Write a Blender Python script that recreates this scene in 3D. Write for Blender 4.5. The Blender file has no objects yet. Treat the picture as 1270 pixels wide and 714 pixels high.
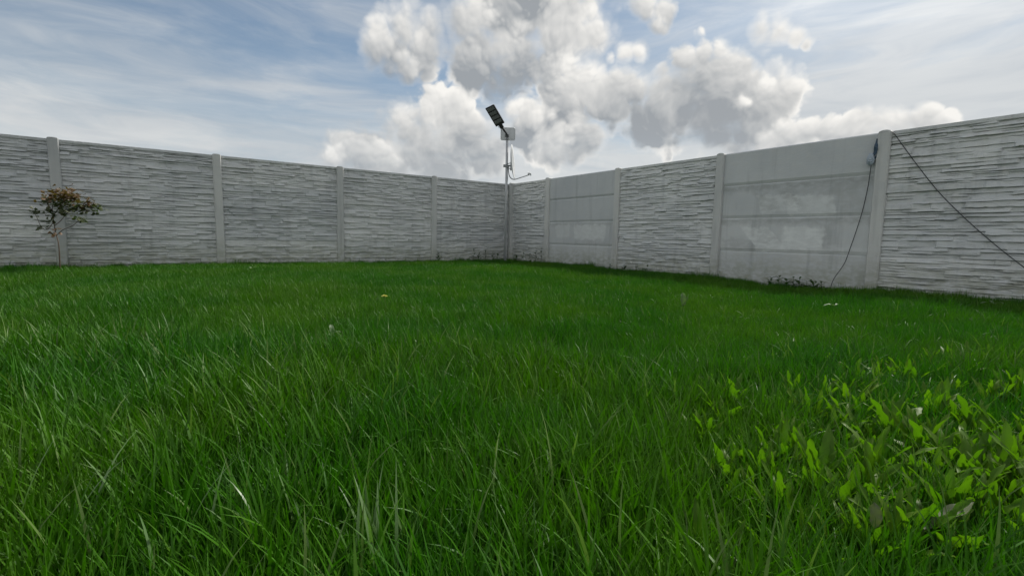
import bpy, bmesh, math, random
import numpy as np
from mathutils import Vector, Matrix

R = math.radians
scene = bpy.context.scene
COL = scene.collection
rng = np.random.default_rng(7)
random.seed(7)

# ------------------------------------------------------------------ camera
CAM_H = 0.62
F_PX, PITCH, ROLL = 586.1, 0.1059, 0.0195            # focal length in px of a 1270 px wide frame, radians
fwd = Vector((0, math.cos(PITCH), -math.sin(PITCH)))
up0 = Vector((0, math.sin(PITCH), math.cos(PITCH)))
rt0 = Vector((1, 0, 0))
rt = math.cos(ROLL) * rt0 + math.sin(ROLL) * up0
up = -math.sin(ROLL) * rt0 + math.cos(ROLL) * up0
cam_d = bpy.data.cameras.new('camera')
cam_d.sensor_width = 36.0
cam_d.lens = F_PX * 36.0 / 1270.0
cam_d.clip_start = 0.02
cam_d.clip_end = 5000
cam = bpy.data.objects.new('camera', cam_d)
COL.objects.link(cam)
CAM = Vector((0, 0, CAM_H))
cam.matrix_world = Matrix(((rt.x, up.x, -fwd.x, CAM.x), (rt.y, up.y, -fwd.y, CAM.y),
                           (rt.z, up.z, -fwd.z, CAM.z), (0, 0, 0, 1)))
scene.camera = cam

# ------------------------------------------------------------------ node helpers
class NT:
    """Small helper round a node tree."""
    def __init__(s, tree):
        s.t = tree
        tree.nodes.clear()
    def n(s, typ, **kw):
        nd = s.t.nodes.new(typ)
        for k, v in kw.items():
            setattr(nd, k, v)
        return nd
    def put(s, sock, v):
        if hasattr(v, 'is_output') or hasattr(v, 'links'):
            s.t.links.new(v, sock)
        elif v is not None:
            sock.default_value = v
    def math(s, op, a, b=None, c=None, clamp=False):
        nd = s.n('ShaderNodeMath', operation=op, use_clamp=clamp)
        for i, v in enumerate((a, b, c)):
            if v is not None:
                s.put(nd.inputs[i], v)
        return nd.outputs[0]
    def vmath(s, op, a, b=None, c=None):
        nd = s.n('ShaderNodeVectorMath', operation=op)
        for i, v in enumerate((a, b)):
            if v is not None:
                s.put(nd.inputs[i], v)
        if c is not None:
            s.put(nd.inputs['Scale'] if op == 'SCALE' else nd.inputs[2], c)
        return nd.outputs['Value'] if op in ('DISTANCE', 'DOT_PRODUCT', 'LENGTH') else nd.outputs[0]
    def noise(s, vec, scale, detail=4.0, rough=0.55, dist=0.0, color=False):
        nd = s.n('ShaderNodeTexNoise')
        s.put(nd.inputs['Vector'], vec)
        nd.inputs['Scale'].default_value = scale
        nd.inputs['Detail'].default_value = detail
        nd.inputs['Roughness'].default_value = rough
        nd.inputs['Distortion'].default_value = dist
        return nd.outputs['Color' if color else 'Fac']
    def voro(s, vec, scale, detail=0.0, rough=0.5):
        nd = s.n('ShaderNodeTexVoronoi')
        s.put(nd.inputs['Vector'], vec)
        nd.inputs['Scale'].default_value = scale
        nd.inputs['Detail'].default_value = detail
        nd.inputs['Roughness'].default_value = rough
        return nd.outputs['Distance']
    def ramp(s, v, a, b, lo=0.0, hi=1.0, smooth=True):
        nd = s.n('ShaderNodeMapRange', interpolation_type='SMOOTHSTEP' if smooth else 'LINEAR')
        s.put(nd.inputs['Value'], v)
        for k, x in (('From Min', a), ('From Max', b), ('To Min', lo), ('To Max', hi)):
            nd.inputs[k].default_value = x
        return nd.outputs['Result']
    def mix(s, fac, a, b, typ='MIX'):
        nd = s.n('ShaderNodeMix', data_type='RGBA', blend_type=typ)
        s.put(nd.inputs[0], fac)
        s.put(nd.inputs[6], a if hasattr(a, 'links') else (*a, 1) if len(a) == 3 else a)
        s.put(nd.inputs[7], b if hasattr(b, 'links') else (*b, 1) if len(b) == 3 else b)
        return nd.outputs[2]

# ------------------------------------------------------------------ world: blue sky, thin veil, cumulus clouds
SUN_EL, SUN_AZ = 52.0, 42.0                     # degrees; azimuth from +Y towards +X
def direction(az, el):
    a, e = R(az), R(el)
    return Vector((math.sin(a) * math.cos(e), math.cos(a) * math.cos(e), math.sin(e)))

CLOUDS = [   # (azimuth, elevation, radius in degrees, brightness) of the puffs of each cumulus, farthest first
    # large central cumulus
    (1.6,26.4,4.71,-0.45), (-2.0,23.8,3.16,-0.38), (5.4,22.3,4.01,0.12), (8.7,21.9,2.08,0.35), (-5.7,22.9,2.23,0.12), (4.6,19.6,2.66,-0.25), (-0.0,19.2,3.70,-0.20), (-3.8,19.5,3.51,-0.22), (-5.8,18.6,2.19,-0.25), (4.7,18.0,2.89,-0.10), (7.6,17.8,2.53,0.30), (9.8,17.1,1.35,0.30),
    # upper left cumulus
    (-10.7,21.2,2.24,-0.10), (-13.8,19.7,2.24,-0.15), (-11.1,19.9,2.11,-0.20), (-16.0,19.7,1.58,0.00), (-12.9,22.1,2.34,0.20), (-15.7,21.2,1.71,0.30), (-12.9,18.6,1.47,0.00),
    # towering cumulus
    (-9.3,8.0,4.11,-0.15), (-3.6,9.8,2.76,-0.15), (-13.9,8.4,2.32,0.00), (-11.1,10.3,3.57,-0.05), (-7.4,10.5,3.44,-0.05), (-5.1,12.4,1.98,0.00), (-13.0,12.7,2.34,0.20), (-9.3,13.7,2.63,0.20), (-6.5,14.2,2.11,0.25), (-8.8,15.5,1.12,0.35), (-7.0,15.8,1.12,0.35), (-5.2,15.3,0.79,0.35),
    # low left bank
    (-15.7,8.1,1.94,0.00), (-19.1,9.4,2.04,0.10), (-17.4,8.6,2.08,0.05), (-20.8,8.8,1.18,0.10),
    # grey centre
    (5.8,13.3,3.20,-0.35), (1.1,12.4,2.71,-0.30), (7.7,11.5,2.69,-0.12), (4.9,10.6,2.37,0.00), (1.0,14.3,1.42,0.30), (2.7,13.6,1.25,0.30), (-0.4,14.7,1.06,0.30), (4.4,13.8,0.80,0.25),
    # small right of centre
    (12.4,19.8,1.05,0.30), (13.7,19.9,0.88,0.30), (11.0,19.5,0.65,0.20),
    # top right of centre
    (14.3,24.2,1.50,0.20), (16.1,23.5,1.27,0.20), (15.4,22.4,0.84,0.10),
    # beside the big one
    (9.9,15.1,1.90,0.00), (11.3,14.6,1.89,-0.10), (12.1,16.5,2.02,0.10), (14.0,16.1,1.50,0.15),
    # big right cumulus
    (14.8,12.4,1.89,-0.20), (16.6,13.1,2.94,-0.20), (25.7,12.2,2.64,-0.15), (22.5,13.4,3.82,-0.20), (18.3,14.7,3.52,-0.12), (25.6,14.1,3.51,-0.08), (27.8,14.7,2.44,0.08), (29.5,15.4,1.29,0.20), (20.6,16.7,3.37,-0.05), (23.4,17.8,1.89,0.15), (19.0,18.9,1.56,0.20), (20.6,19.5,1.29,0.25), (22.5,19.7,1.04,0.30), (26.9,15.9,0.96,0.30), (24.4,14.0,0.77,0.40),
    # upper right
    (26.2,20.8,1.06,0.25), (27.7,20.6,1.18,0.25), (29.1,20.1,0.96,0.20), (30.2,19.3,0.61,0.15),
    # low right bank
    (27.4,9.9,1.55,0.00), (28.8,10.7,1.51,0.10), (30.9,10.9,1.31,0.20), (32.6,10.9,1.21,0.20), (34.9,10.8,1.50,0.25), (37.3,11.0,1.44,0.25), (39.6,10.9,1.37,0.25), (41.3,11.2,0.78,0.25),
]
world = bpy.data.worlds.new('World')
scene.world = world
world.use_nodes = True
w = NT(world.node_tree)
tc = w.n('ShaderNodeTexCoord')
D = w.vmath('NORMALIZE', tc.outputs['Generated'])
sky = w.n('ShaderNodeTexSky', sky_type='NISHITA', sun_disc=False)
sky.sun_elevation = R(SUN_EL)
sky.sun_rotation = R(SUN_AZ)
sky.altitude = 150
sky.air_density = 1.0
sky.dust_density = 0.6
sky.ozone_density = 1.0

warp_n = w.noise(D, 9.0, 4.5, 0.48, 0.0, True)
warp = w.vmath('MULTIPLY_ADD', w.vmath('SUBTRACT', warp_n, (0.5, 0.5, 0.5)), (0.055, 0.055, 0.055), D)
billow = w.voro(warp, 28.0, 1.8, 0.5)
billow2 = w.voro(w.vmath('ADD', warp, (0.003, 0.0, 0.007)), 28.0, 1.8, 0.5)
rough = w.math('MULTIPLY', w.math('SUBTRACT', 0.62, billow), 0.42)
# the sun stands above and behind the clouds: the upper side of each puff is bright, its underside grey
LIGHT = Vector((0.30, 0.0, 0.95)).normalized()
wl = w.vmath('DOT_PRODUCT', warp, tuple(LIGHT))
# scattered cumulus for the part of the sky the puffs do not describe
FIELD = (0.0, 0.0, 0.0)
away = w.ramp(w.vmath('DISTANCE', D, tuple(direction(0, 15))), 0.85, 1.05)
field = w.ramp(w.noise(w.vmath('ADD', D, FIELD), 2.6, 4.0, 0.5), 0.44, 0.66, -0.2, 2.0, False)
alpha = w.math('MULTIPLY', w.ramp(w.math('ADD', field, rough), 0.35, 0.9), away)
lum = w.ramp(field, 0.2, 1.8, 1.0, 0.25)
emax = None
for az, el, r, br in CLOUDS:
    c = direction(az, el)
    rr = R(r * 1.55 + 0.05)
    e = w.math('ADD', w.math('MULTIPLY_ADD', w.vmath('DISTANCE', warp, tuple(c)), -1.0 / rr, 1.0), rough)
    a_ = w.ramp(e, 0.0, 0.55 if r > 1.2 else 0.75)
    emax = e if emax is None else w.math('MAXIMUM', emax, e)
    l_ = w.math('MULTIPLY_ADD', wl, 0.62 / rr, (0.37 if r > 1.2 else 0.58) + br - 0.62 / rr * c.dot(LIGHT))
    mf = w.n('ShaderNodeMix', data_type='FLOAT')
    w.put(mf.inputs[0], a_); w.put(mf.inputs[2], lum); w.put(mf.inputs[3], l_)
    lum = mf.outputs[0]
edge = w.n('ShaderNodeMapRange', interpolation_type='SMOOTHSTEP')          # some rims crisp, some torn and misty
w.put(edge.inputs['Value'], emax)
edge.inputs['From Min'].default_value = -0.02
w.put(edge.inputs['From Max'], w.ramp(w.noise(D, 8.0, 3.0), 0.38, 0.62, 0.18, 0.75))
sepz = w.n('ShaderNodeSeparateXYZ')
w.put(sepz.inputs[0], D)
alpha = w.math('MAXIMUM', alpha, edge.outputs['Result'])
alpha = w.math('MULTIPLY', alpha, w.ramp(sepz.outputs['Z'], 0.08, 0.24, 0.6, 1.0))       # low clouds are far off and sink into the haze
rim = w.ramp(emax, 0.05, 0.4, 0.12, 0.0)
emboss = w.math('MULTIPLY', w.math('SUBTRACT', billow2, billow), 0.34)
patch = w.math('MULTIPLY', w.math('SUBTRACT', w.noise(warp, 14.0, 2.0, 0.5), 0.50), 0.7)
lum = w.math('ADD', w.math('ADD', w.math('ADD', lum, patch), rim), emboss, clamp=True)
cloud_col = w.mix(lum, (3.0, 3.2, 3.4), (8.5, 8.3, 7.9))
# front-lit clouds opposite the sun, out of view, boosted to lift the shaded walls
back_cloud_boost = w.ramp(w.vmath('DOT_PRODUCT', D, tuple(direction(SUN_AZ, SUN_EL))), -0.35, 0.45, 2.0, 1.0)
cloud_col = w.vmath('SCALE', cloud_col, None, back_cloud_boost)
# thin high veil
st = w.vmath('MULTIPLY', D, (2.0, 2.0, 9.0))
st = w.vmath('MULTIPLY_ADD', w.vmath('SUBTRACT', w.noise(st, 1.2, 2.0, 0.5, 0, True), (0.5, 0.5, 0.5)), (0.9, 0.9, 0.9), st)
streak = w.noise(st, 1.6, 6.0, 0.6)
right = w.ramp(w.vmath('DISTANCE', D, tuple(direction(75, 20))), 0.3, 1.45, 0.42, 0.0)
low = w.ramp(sepz.outputs['Z'], 0.0, 0.36, 0.75, 0.0)
veil = w.math('ADD', w.math('ADD', w.ramp(streak, 0.32, 0.76, 0.16, 0.66), right), low, clamp=True)
veil = w.math('MINIMUM', w.math('ADD', veil, 0.0), 0.92)
blue = w.mix(1.0, sky.outputs['Color'], (0.60, 0.73, 0.75), 'MULTIPLY')       # thin dust dims the blue
veil_col = w.mix(w.ramp(w.noise(st, 2.3, 5.0, 0.55), 0.35, 0.65), (5.0, 5.25, 5.5), (6.2, 6.3, 6.3))
glow = w.ramp(w.vmath('DOT_PRODUCT', D, tuple(direction(SUN_AZ, SUN_EL))), 0.76, 1.0, 0.98, 1.9)     # thin cloud scatters forwards: brighter towards the sun
base = w.mix(veil, blue, w.vmath('SCALE', veil_col, None, glow))
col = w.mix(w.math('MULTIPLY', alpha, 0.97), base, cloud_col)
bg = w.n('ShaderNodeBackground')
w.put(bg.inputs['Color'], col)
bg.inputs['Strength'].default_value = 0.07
world.cycles.sampling_method = 'NONE'           # an even sky needs no importance map
wo = w.n('ShaderNodeOutputWorld')
w.t.links.new(bg.outputs[0], wo.inputs[0])

# ------------------------------------------------------------------ sun, veiled by cloud
sun_d = bpy.data.lights.new('sun', 'SUN')
sun_d.energy = 3.4
sun_d.angle = R(10)
sun_d.color = (1.0, 0.95, 0.87)
sun = bpy.data.objects.new('sun', sun_d)
COL.objects.link(sun)
sun.location = (0, 0, 30)
sun.rotation_euler = direction(SUN_AZ, SUN_EL).to_track_quat('Z', 'Y').to_euler()

scene.view_settings.view_transform = 'Standard'
scene.view_settings.look = 'None'
scene.view_settings.gamma = 1.0
scene.view_settings.exposure = 0.70
scene.view_settings.use_curve_mapping = False
scene.cycles.max_bounces = 8
scene.cycles.transparent_max_bounces = 8

# ------------------------------------------------------------------ geometry helpers
def tag(o, label=None, cat=None, group=None, kind=None):
    for k, v in (('label', label), ('category', cat), ('group', group), ('kind', kind)):
        if v:
            o[k] = v
    return o

def mesh_obj(name, verts, faces, mat, parent=None, smooth=False):
    me = bpy.data.meshes.new(name)
    me.from_pydata([tuple(map(float, v)) for v in verts], [], [tuple(map(int, f)) for f in faces])
    me.validate(clean_customdata=False)
    if smooth:
        me.shade_smooth()
    return link(name, me, mat, parent)

def link(name, me, mat=None, parent=None):
    if mat is not None and not me.materials:
        me.materials.append(mat)
    o = bpy.data.objects.new(name, me)
    COL.objects.link(o)
    o.parent = parent
    return o

def empty(name, loc, rz=0.0):
    o = bpy.data.objects.new(name, None)
    o.empty_display_size = 0.1
    COL.objects.link(o)
    o.location = loc
    o.rotation_euler = (0, 0, rz)
    return o

class MB:
    """collects vertices and faces for one mesh"""
    def __init__(s):
        s.v, s.f = [], []
    def box(s, x0, x1, y0, y1, z0, z1):
        b = len(s.v)
        s.v += [(x, y, z) for z in (z0, z1) for y in (y0, y1) for x in (x0, x1)]
        s.f += [tuple(b + i for i in q) for q in ((0, 2, 3, 1), (4, 5, 7, 6), (0, 1, 5, 4), (2, 6, 7, 3), (0, 4, 6, 2), (1, 3, 7, 5))]
        return s
    def tube(s, pts, rad, n=8, cap=True):
        pts = [Vector(p) for p in pts]
        rads = [float(x) for x in rad] if hasattr(rad, '__len__') else [rad] * len(pts)
        b = len(s.v)
        ref = Vector((0.31, 0.17, 0.93)).normalized()
        for i, p in enumerate(pts):
            t = (pts[min(i + 1, len(pts) - 1)] - pts[max(i - 1, 0)]).normalized()
            if abs(t.dot(ref)) > 0.97:
                e1 = t.cross(Vector((1, 0, 0))).normalized()
            else:
                e1 = t.cross(ref).normalized()
            e2 = t.cross(e1)
            for k in range(n):
                a = 2 * math.pi * k / n
                s.v.append(tuple(p + rads[i] * (math.cos(a) * e1 + math.sin(a) * e2)))
        for i in range(len(pts) - 1):
            for k in range(n):
                k2 = (k + 1) % n
                s.f.append((b + i * n + k, b + i * n + k2, b + (i + 1) * n + k2, b + (i + 1) * n + k))
        if cap:
            s.f.append(tuple(b + k for k in range(n))[::-1])
            s.f.append(tuple(b + (len(pts) - 1) * n + k for k in range(n)))
        return s
    def build(s, name, mat, parent=None, smooth=False, bevel=0.0, seg=2):
        me = bpy.data.meshes.new(name)
        me.from_pydata([tuple(v) for v in s.v], [], s.f)
        if bevel:
            bm = bmesh.new()
            bm.from_mesh(me)
            bmesh.ops.bevel(bm, geom=[e for e in bm.edges if len(e.link_faces) == 2 and e.calc_face_angle(0) > 0.6],
                            offset=bevel, segments=seg, profile=0.5, affect='EDGES')
            bm.to_mesh(me)
            bm.free()
        if smooth:
            me.shade_smooth()
        return link(name, me, mat, parent)

def spline(pts, n=8):
    """Catmull-Rom through the points"""
    P = [Vector(p) for p in pts]
    P = [2 * P[0] - P[1]] + P + [2 * P[-1] - P[-2]]
    out = []
    for i in range(1, len(P) - 2):
        for k in range(n):
            t = k / n
            a, b, c, d = P[i - 1], P[i], P[i + 1], P[i + 2]
            out.append(0.5 * (2 * b + (c - a) * t + (2 * a - 5 * b + 4 * c - d) * t * t + (3 * b - a - 3 * c + d) * t ** 3))
    out.append(P[-2])
    return out

# rays from where the photograph was taken, used only to measure where things stand
def ray(px, py):
    return (fwd + rt * ((px - 635) / F_PX) - up * ((py - 357) / F_PX))
def at(px, py, y):
    d = ray(px, py)
    return CAM + d * (y / d.y)
def on_ground(px, py, z=0.0):
    d = ray(px, py)
    return CAM + d * ((z - CAM_H) / d.z)

# ------------------------------------------------------------------ materials
def material(name):
    m = bpy.data.materials.new(name)
    m.use_nodes = True
    t = NT(m.node_tree)
    out = t.n('ShaderNodeOutputMaterial')
    return m, t, out

def principled(t, out, color, rough=0.6, metal=0.0, spec=0.5, normal=None):
    p = t.n('ShaderNodeBsdfPrincipled')
    t.put(p.inputs['Base Color'], color if hasattr(color, 'links') else (*color, 1))
    t.put(p.inputs['Roughness'], rough)
    p.inputs['Metallic'].default_value = metal
    p.inputs['Specular IOR Level'].default_value = spec
    if normal is not None:
        t.t.links.new(normal, p.inputs['Normal'])
    if out is not None:
        t.t.links.new(p.outputs[0], out.inputs['Surface'])
    return p

def bump(t, height, strength=0.4, dist=0.01):
    b = t.n('ShaderNodeBump')
    b.inputs['Strength'].default_value = strength
    b.inputs['Distance'].default_value = dist
    t.t.links.new(height, b.inputs['Height'])
    return b.outputs[0]

def plain(name, color, rough=0.6, metal=0.0, spec=0.5, vary=0.2, scale=30.0):
    m, t, out = material(name)
    g = t.n('ShaderNodeNewGeometry').outputs['Position']
    n = t.noise(g, scale, 4)
    c = t.mix(n, tuple(x * (1 - vary) for x in color), tuple(x * (1 + vary) for x in color))
    principled(t, out, c, t.ramp(n, 0.3, 0.7, rough * 0.85, min(1, rough * 1.15)), metal, spec)
    return m

def concrete(name, dark, light, warm, kind='relief'):
    m, t, out = material(name)
    g = t.n('ShaderNodeNewGeometry').outputs['Position']
    ob = t.n('ShaderNodeTexCoord').outputs['Object']
    oi = t.n('ShaderNodeObjectInfo').outputs['Random']
    big = t.noise(g, 1.3, 5, 0.6)
    mid = t.noise(t.vmath('MULTIPLY', g, (1, 1, 2.2)), 9.0, 5, 0.6, 0.4)
    fine = t.noise(g, 160.0, 3, 0.6)
    c = t.mix(t.ramp(big, 0.3, 0.7), dark, light)
    c = t.mix(t.ramp(mid, 0.35, 0.75, 0, 0.5), c, warm)
    # each cast slab cured a little lighter or darker
    c = t.mix(1.0, c, t.mix(oi, (0.88, 0.90, 0.92), (1.13, 1.13, 1.12)), 'MULTIPLY')
    # rain streaks
    run = t.noise(t.vmath('MULTIPLY', g, (9, 9, 0.8)), 1.0, 4, 0.6)
    c = t.mix(t.ramp(run, 0.5, 0.78, 0, 0.5), c, tuple(x * 0.62 for x in dark))
    c = t.mix(t.ramp(fine, 0.3, 0.7, 0.0, 0.16), c, tuple(x * 0.6 for x in dark))
    # algae film along the foot
    sz = t.n('ShaderNodeSeparateXYZ')
    t.put(sz.inputs[0], g)
    foot = t.math('MULTIPLY', t.ramp(sz.outputs['Z'], 0.05, 0.6, 1, 0), t.ramp(mid, 0.3, 0.65, 0.15, 0.75))
    c = t.mix(foot, c, (0.25, 0.265, 0.19))
    if kind == 'patched':
        # mortar skim patches, trowel marks and painted seam shade: (x, z, half width, half height, shear) in the bay's own metres
        wob = t.vmath('MULTIPLY_ADD', t.vmath('SUBTRACT', t.noise(ob, 7.0, 4, 0.6, 0, True), (0.5, 0.5, 0.5)), (0.16, 0.16, 0.16), ob)
        sx = t.n('ShaderNodeSeparateXYZ')
        t.put(sx.inputs[0], wob)
        X, Z = sx.outputs['X'], t.math('MULTIPLY', sx.outputs['Z'], 1.0)
        return m, t, out, c, X, Z, fine, mid
    n = bump(t, t.math('ADD', t.math('MULTIPLY', fine, 0.5), mid), 0.5, 0.006)
    principled(t, out, c, 0.88, 0, 0.3, n)
    return m

M = {}
M['slab'] = concrete('cast_stone_concrete', (0.47, 0.48, 0.488), (0.595, 0.60, 0.595), (0.565, 0.555, 0.525))
M['post'] = concrete('post_concrete', (0.45, 0.455, 0.455), (0.54, 0.54, 0.53), (0.52, 0.51, 0.48))
M['smooth'] = concrete('smooth_slab_concrete', (0.46, 0.475, 0.49), (0.55, 0.56, 0.565), (0.53, 0.525, 0.51))

def patched_material(name, patches, smears_and_seam_shade):
    m, t, out, c, X, Z, fine, mid = concrete(name, (0.46, 0.475, 0.49), (0.54, 0.55, 0.555), (0.53, 0.525, 0.51), 'patched')
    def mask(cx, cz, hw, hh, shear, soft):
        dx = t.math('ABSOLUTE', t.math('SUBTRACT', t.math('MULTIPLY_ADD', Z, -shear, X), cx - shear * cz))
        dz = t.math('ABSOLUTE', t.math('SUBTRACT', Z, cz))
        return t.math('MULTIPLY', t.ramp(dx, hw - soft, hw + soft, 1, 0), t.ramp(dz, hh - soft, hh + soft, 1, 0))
    for cx, cz, hw, hh, sh, s in smears_and_seam_shade:  # trowel marks, plus full-width dark bands painting the shade below each joint
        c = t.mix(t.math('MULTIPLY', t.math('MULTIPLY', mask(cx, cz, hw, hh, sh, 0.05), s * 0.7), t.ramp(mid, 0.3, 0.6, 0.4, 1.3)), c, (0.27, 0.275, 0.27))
    for cx, cz, hw, hh, sh, s in patches:
        c = t.mix(t.math('MULTIPLY', t.math('MULTIPLY', mask(cx, cz, hw, hh, sh, 0.022), s), t.ramp(mid, 0.3, 0.66, 1.4, 0.6), None, True), c, (0.72, 0.73, 0.72))
    n = bump(t, t.math('ADD', t.math('MULTIPLY', fine, 0.4), mid), 0.35, 0.006)
    principled(t, out, c, 0.88, 0, 0.3, n)
    return m

# ------------------------------------------------------------------ ground
def ground_z(x, y):
    return 0.018 * math.sin(0.9 * x + 0.4) * math.cos(0.7 * y) + 0.012 * math.sin(1.9 * x - 1.3 * y)

m, t, out = material('soil_with_short_turf')
g = t.n('ShaderNodeNewGeometry').outputs['Position']
c = t.mix(t.ramp(t.noise(g, 2.0, 5), 0.35, 0.65), (0.018, 0.030, 0.008), (0.030, 0.026, 0.014))
c = t.mix(t.ramp(t.noise(g, 60.0, 4), 0.4, 0.7), c, (0.02, 0.045, 0.01))
principled(t, out, c, 0.95, 0, 0.2, bump(t, t.noise(g, 40.0, 5), 0.8, 0.03))
M['soil'] = m
ax = np.concatenate([[-1500, -400, -120, -50], np.arange(-20, 20.01, 0.5), [50, 120, 400, 1500]])
gv = [(x, y, ground_z(x, y) if abs(x) < 20 and abs(y) < 20 else 0.0) for y in ax for x in ax]
k = len(ax)
gf = [(j * k + i, j * k + i + 1, (j + 1) * k + i + 1, (j + 1) * k + i) for j in range(k - 1) for i in range(k - 1)]
tag(mesh_obj('ground', gv, gf, M['soil'], smooth=True), kind='structure')

# ------------------------------------------------------------------ precast concrete walls
WALL_A = 0.6205
CORNER = Vector((-0.1156, 11.8443, 0))
U_L = Vector((-math.cos(WALL_A), -math.sin(WALL_A), 0)); N_L = Vector((math.sin(WALL_A), -math.cos(WALL_A), 0))
U_R = Vector((math.sin(WALL_A), -math.cos(WALL_A), 0)); N_R = Vector((-math.cos(WALL_A), -math.sin(WALL_A), 0))
ROT_L = math.atan2(U_L.y, U_L.x)
ROT_R = math.atan2(-U_R.y, -U_R.x)
BAY = 2.05
SLAB_H = 0.4825
POST_W, POST_H = 0.13, 1.955
SLAB_Y = -0.060                                  # plane the relief rises from, behind the post fronts

def relief_slab(name, width, seed, lip=False):
    """one cast slab whose face imitates stacked ledge stone: real ledges with undercut lower edges"""
    r = np.random.default_rng(seed)
    nx, nz = int(width / 0.0125), 112
    xs = np.linspace(0, width, nx)
    zs = np.linspace(0, SLAB_H + 0.003, nz)
    X, Z = np.meshgrid(xs, zs)
    def wav(amp, lo, hi):
        out = np.zeros(nx)
        for f in r.uniform(lo, hi, 4):
            out += np.sin(xs * f + r.uniform(0, 7)) * r.uniform(0.4, 1)
        return amp * out / 2
    bounds, z = [], r.uniform(0.03, 0.05)
    while z < SLAB_H - (0.055 if lip else 0.025):
        bounds.append(z)
        z += r.choice([0.022, 0.03, 0.039, 0.05, 0.066], p=[.18, .27, .28, .18, .09]) * r.uniform(0.85, 1.15)
    if lip:
        bounds.append(SLAB_H - 0.042)
    B = np.array([b + wav(0.0055, 1.2, 6) + wav(0.0016, 20, 45) for b in bounds])
    if lip:
        B[-1] = SLAB_H - 0.042 + wav(0.0012, 3, 20)
    B = np.maximum.accumulate(B, axis=0)                                 # thin ledges pinch out
    row = (Z[None] > B[:, None, :]).sum(0)
    depth = np.zeros_like(X)
    edges = np.vstack([np.zeros(nx), B, np.full(nx, SLAB_H)])
    ker = np.exp(-0.5 * (np.arange(-3, 4) / 0.6) ** 2); ker /= ker.sum()
    for k in range(len(bounds) + 1):
        zb, zt = edges[k][None, :], edges[k + 1][None, :]
        frac = np.clip((Z - zb) / np.maximum(zt - zb, 1e-4), 0, 1)      # 0 lower edge, 1 upper edge
        prof, under = np.zeros(nx), np.zeros(nx)
        x0 = -r.uniform(0, 0.3)
        while x0 < width:
            x1 = x0 + r.uniform(0.10, 0.50)
            sel = (xs >= x0) & (xs < x1)
            tl = (xs - x0) / (x1 - x0)
            prof = np.where(sel, r.uniform(0.001, 0.026) + r.uniform(-0.013, 0.013) * (2 * tl - 1), prof)
            under = np.where(sel, r.uniform(0.001, 0.018), under)
            x0 = x1
        prof = np.convolve(np.pad(prof, 3, mode='edge'), ker, 'valid')
        under = np.convolve(np.pad(under, 3, mode='edge'), ker, 'valid')
        d = prof[None, :] + under[None, :] * (1 - frac) ** 1.3
        if lip and k == len(bounds):
            d = np.full_like(X, 0.030)
        if k < len(bounds):                                              # shadow gap under the ledge above
            gap = np.clip(wav(0.024, 4, 22) - 0.003, 0, 0.016)[None, :]
            d = d - gap * np.clip(1.5 - (zt - Z) / 0.0065, 0, 1)
        depth = np.where(row == k, d, depth)
    # chipped face
    n = np.zeros_like(X)
    for f, a in ((14, 0.0016), (33, 0.0011), (70, 0.0008)):
        p = r.uniform(0, 7, 4)
        n += a * np.sin(X * f + 2.2 * np.sin(Z * f * 1.7 + p[0]) + p[1]) * np.sin(Z * f * 2.4 + 1.6 * np.sin(X * f * 0.8 + p[2]) + p[3])
    depth = np.clip(depth + n + r.normal(0, 0.0004, X.shape), -0.012, 0.042)
    depth[0, :] = depth[-1, :] = -0.004
    depth[1, :] *= 0.5
    if not lip:
        depth[-2, :] *= 0.5
    V = np.stack([X, SLAB_Y + depth, Z], -1).reshape(-1, 3)
    verts = V.tolist()
    faces = [(j * nx + i + 1, j * nx + i, (j + 1) * nx + i, (j + 1) * nx + i + 1) for j in range(nz - 1) for i in range(nx - 1)]
    b = len(verts)
    top = SLAB_H + 0.003
    verts += [(0, SLAB_Y - 0.045, 0), (width, SLAB_Y - 0.045, 0), (0, SLAB_Y - 0.045, top), (width, SLAB_Y - 0.045, top)]
    faces += [(b, b + 1, b + 3, b + 2)]
    faces.append(tuple([b + 2, b + 3] + [(nz - 1) * nx + i for i in range(nx - 1, -1, -1)]))
    faces.append(tuple([b + 1, b] + list(range(nx))))
    faces.append(tuple([b, b + 2] + [j * nx for j in range(nz - 1, -1, -1)]))
    faces.append(tuple([b + 3, b + 1] + [j * nx + nx - 1 for j in range(nz)]))
    me = bpy.data.meshes.new(name)
    me.from_pydata(verts, [], faces)
    me.materials.append(M['slab'])
    return me

def smooth_slab(name, width, proud, seed):
    r = np.random.default_rng(seed)
    # flat face whose lower edge is undercut, so each joint shows as a broad shaded band
    prof = [(SLAB_Y - 0.045, 0.0), (SLAB_Y - 0.006, 0.0), (SLAB_Y + proud - 0.005, 0.034), (SLAB_Y + proud, 0.046), (SLAB_Y + proud, SLAB_H - 0.010), (SLAB_Y + proud - 0.010, SLAB_H + 0.003), (SLAB_Y - 0.045, SLAB_H + 0.003)]
    mb = MB()
    n_ = len(prof)
    mb.v = [(0, y, z) for y, z in prof] + [(width, y, z) for y, z in prof]
    mb.f = [tuple(range(n_)), tuple(range(2 * n_ - 1, n_ - 1, -1))] + [((k + 1) % n_, k, n_ + k, n_ + (k + 1) % n_) for k in range(n_)]
    o = mb.build(name, None)
    me = o.data
    bpy.data.objects.remove(o)
    return me

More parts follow.
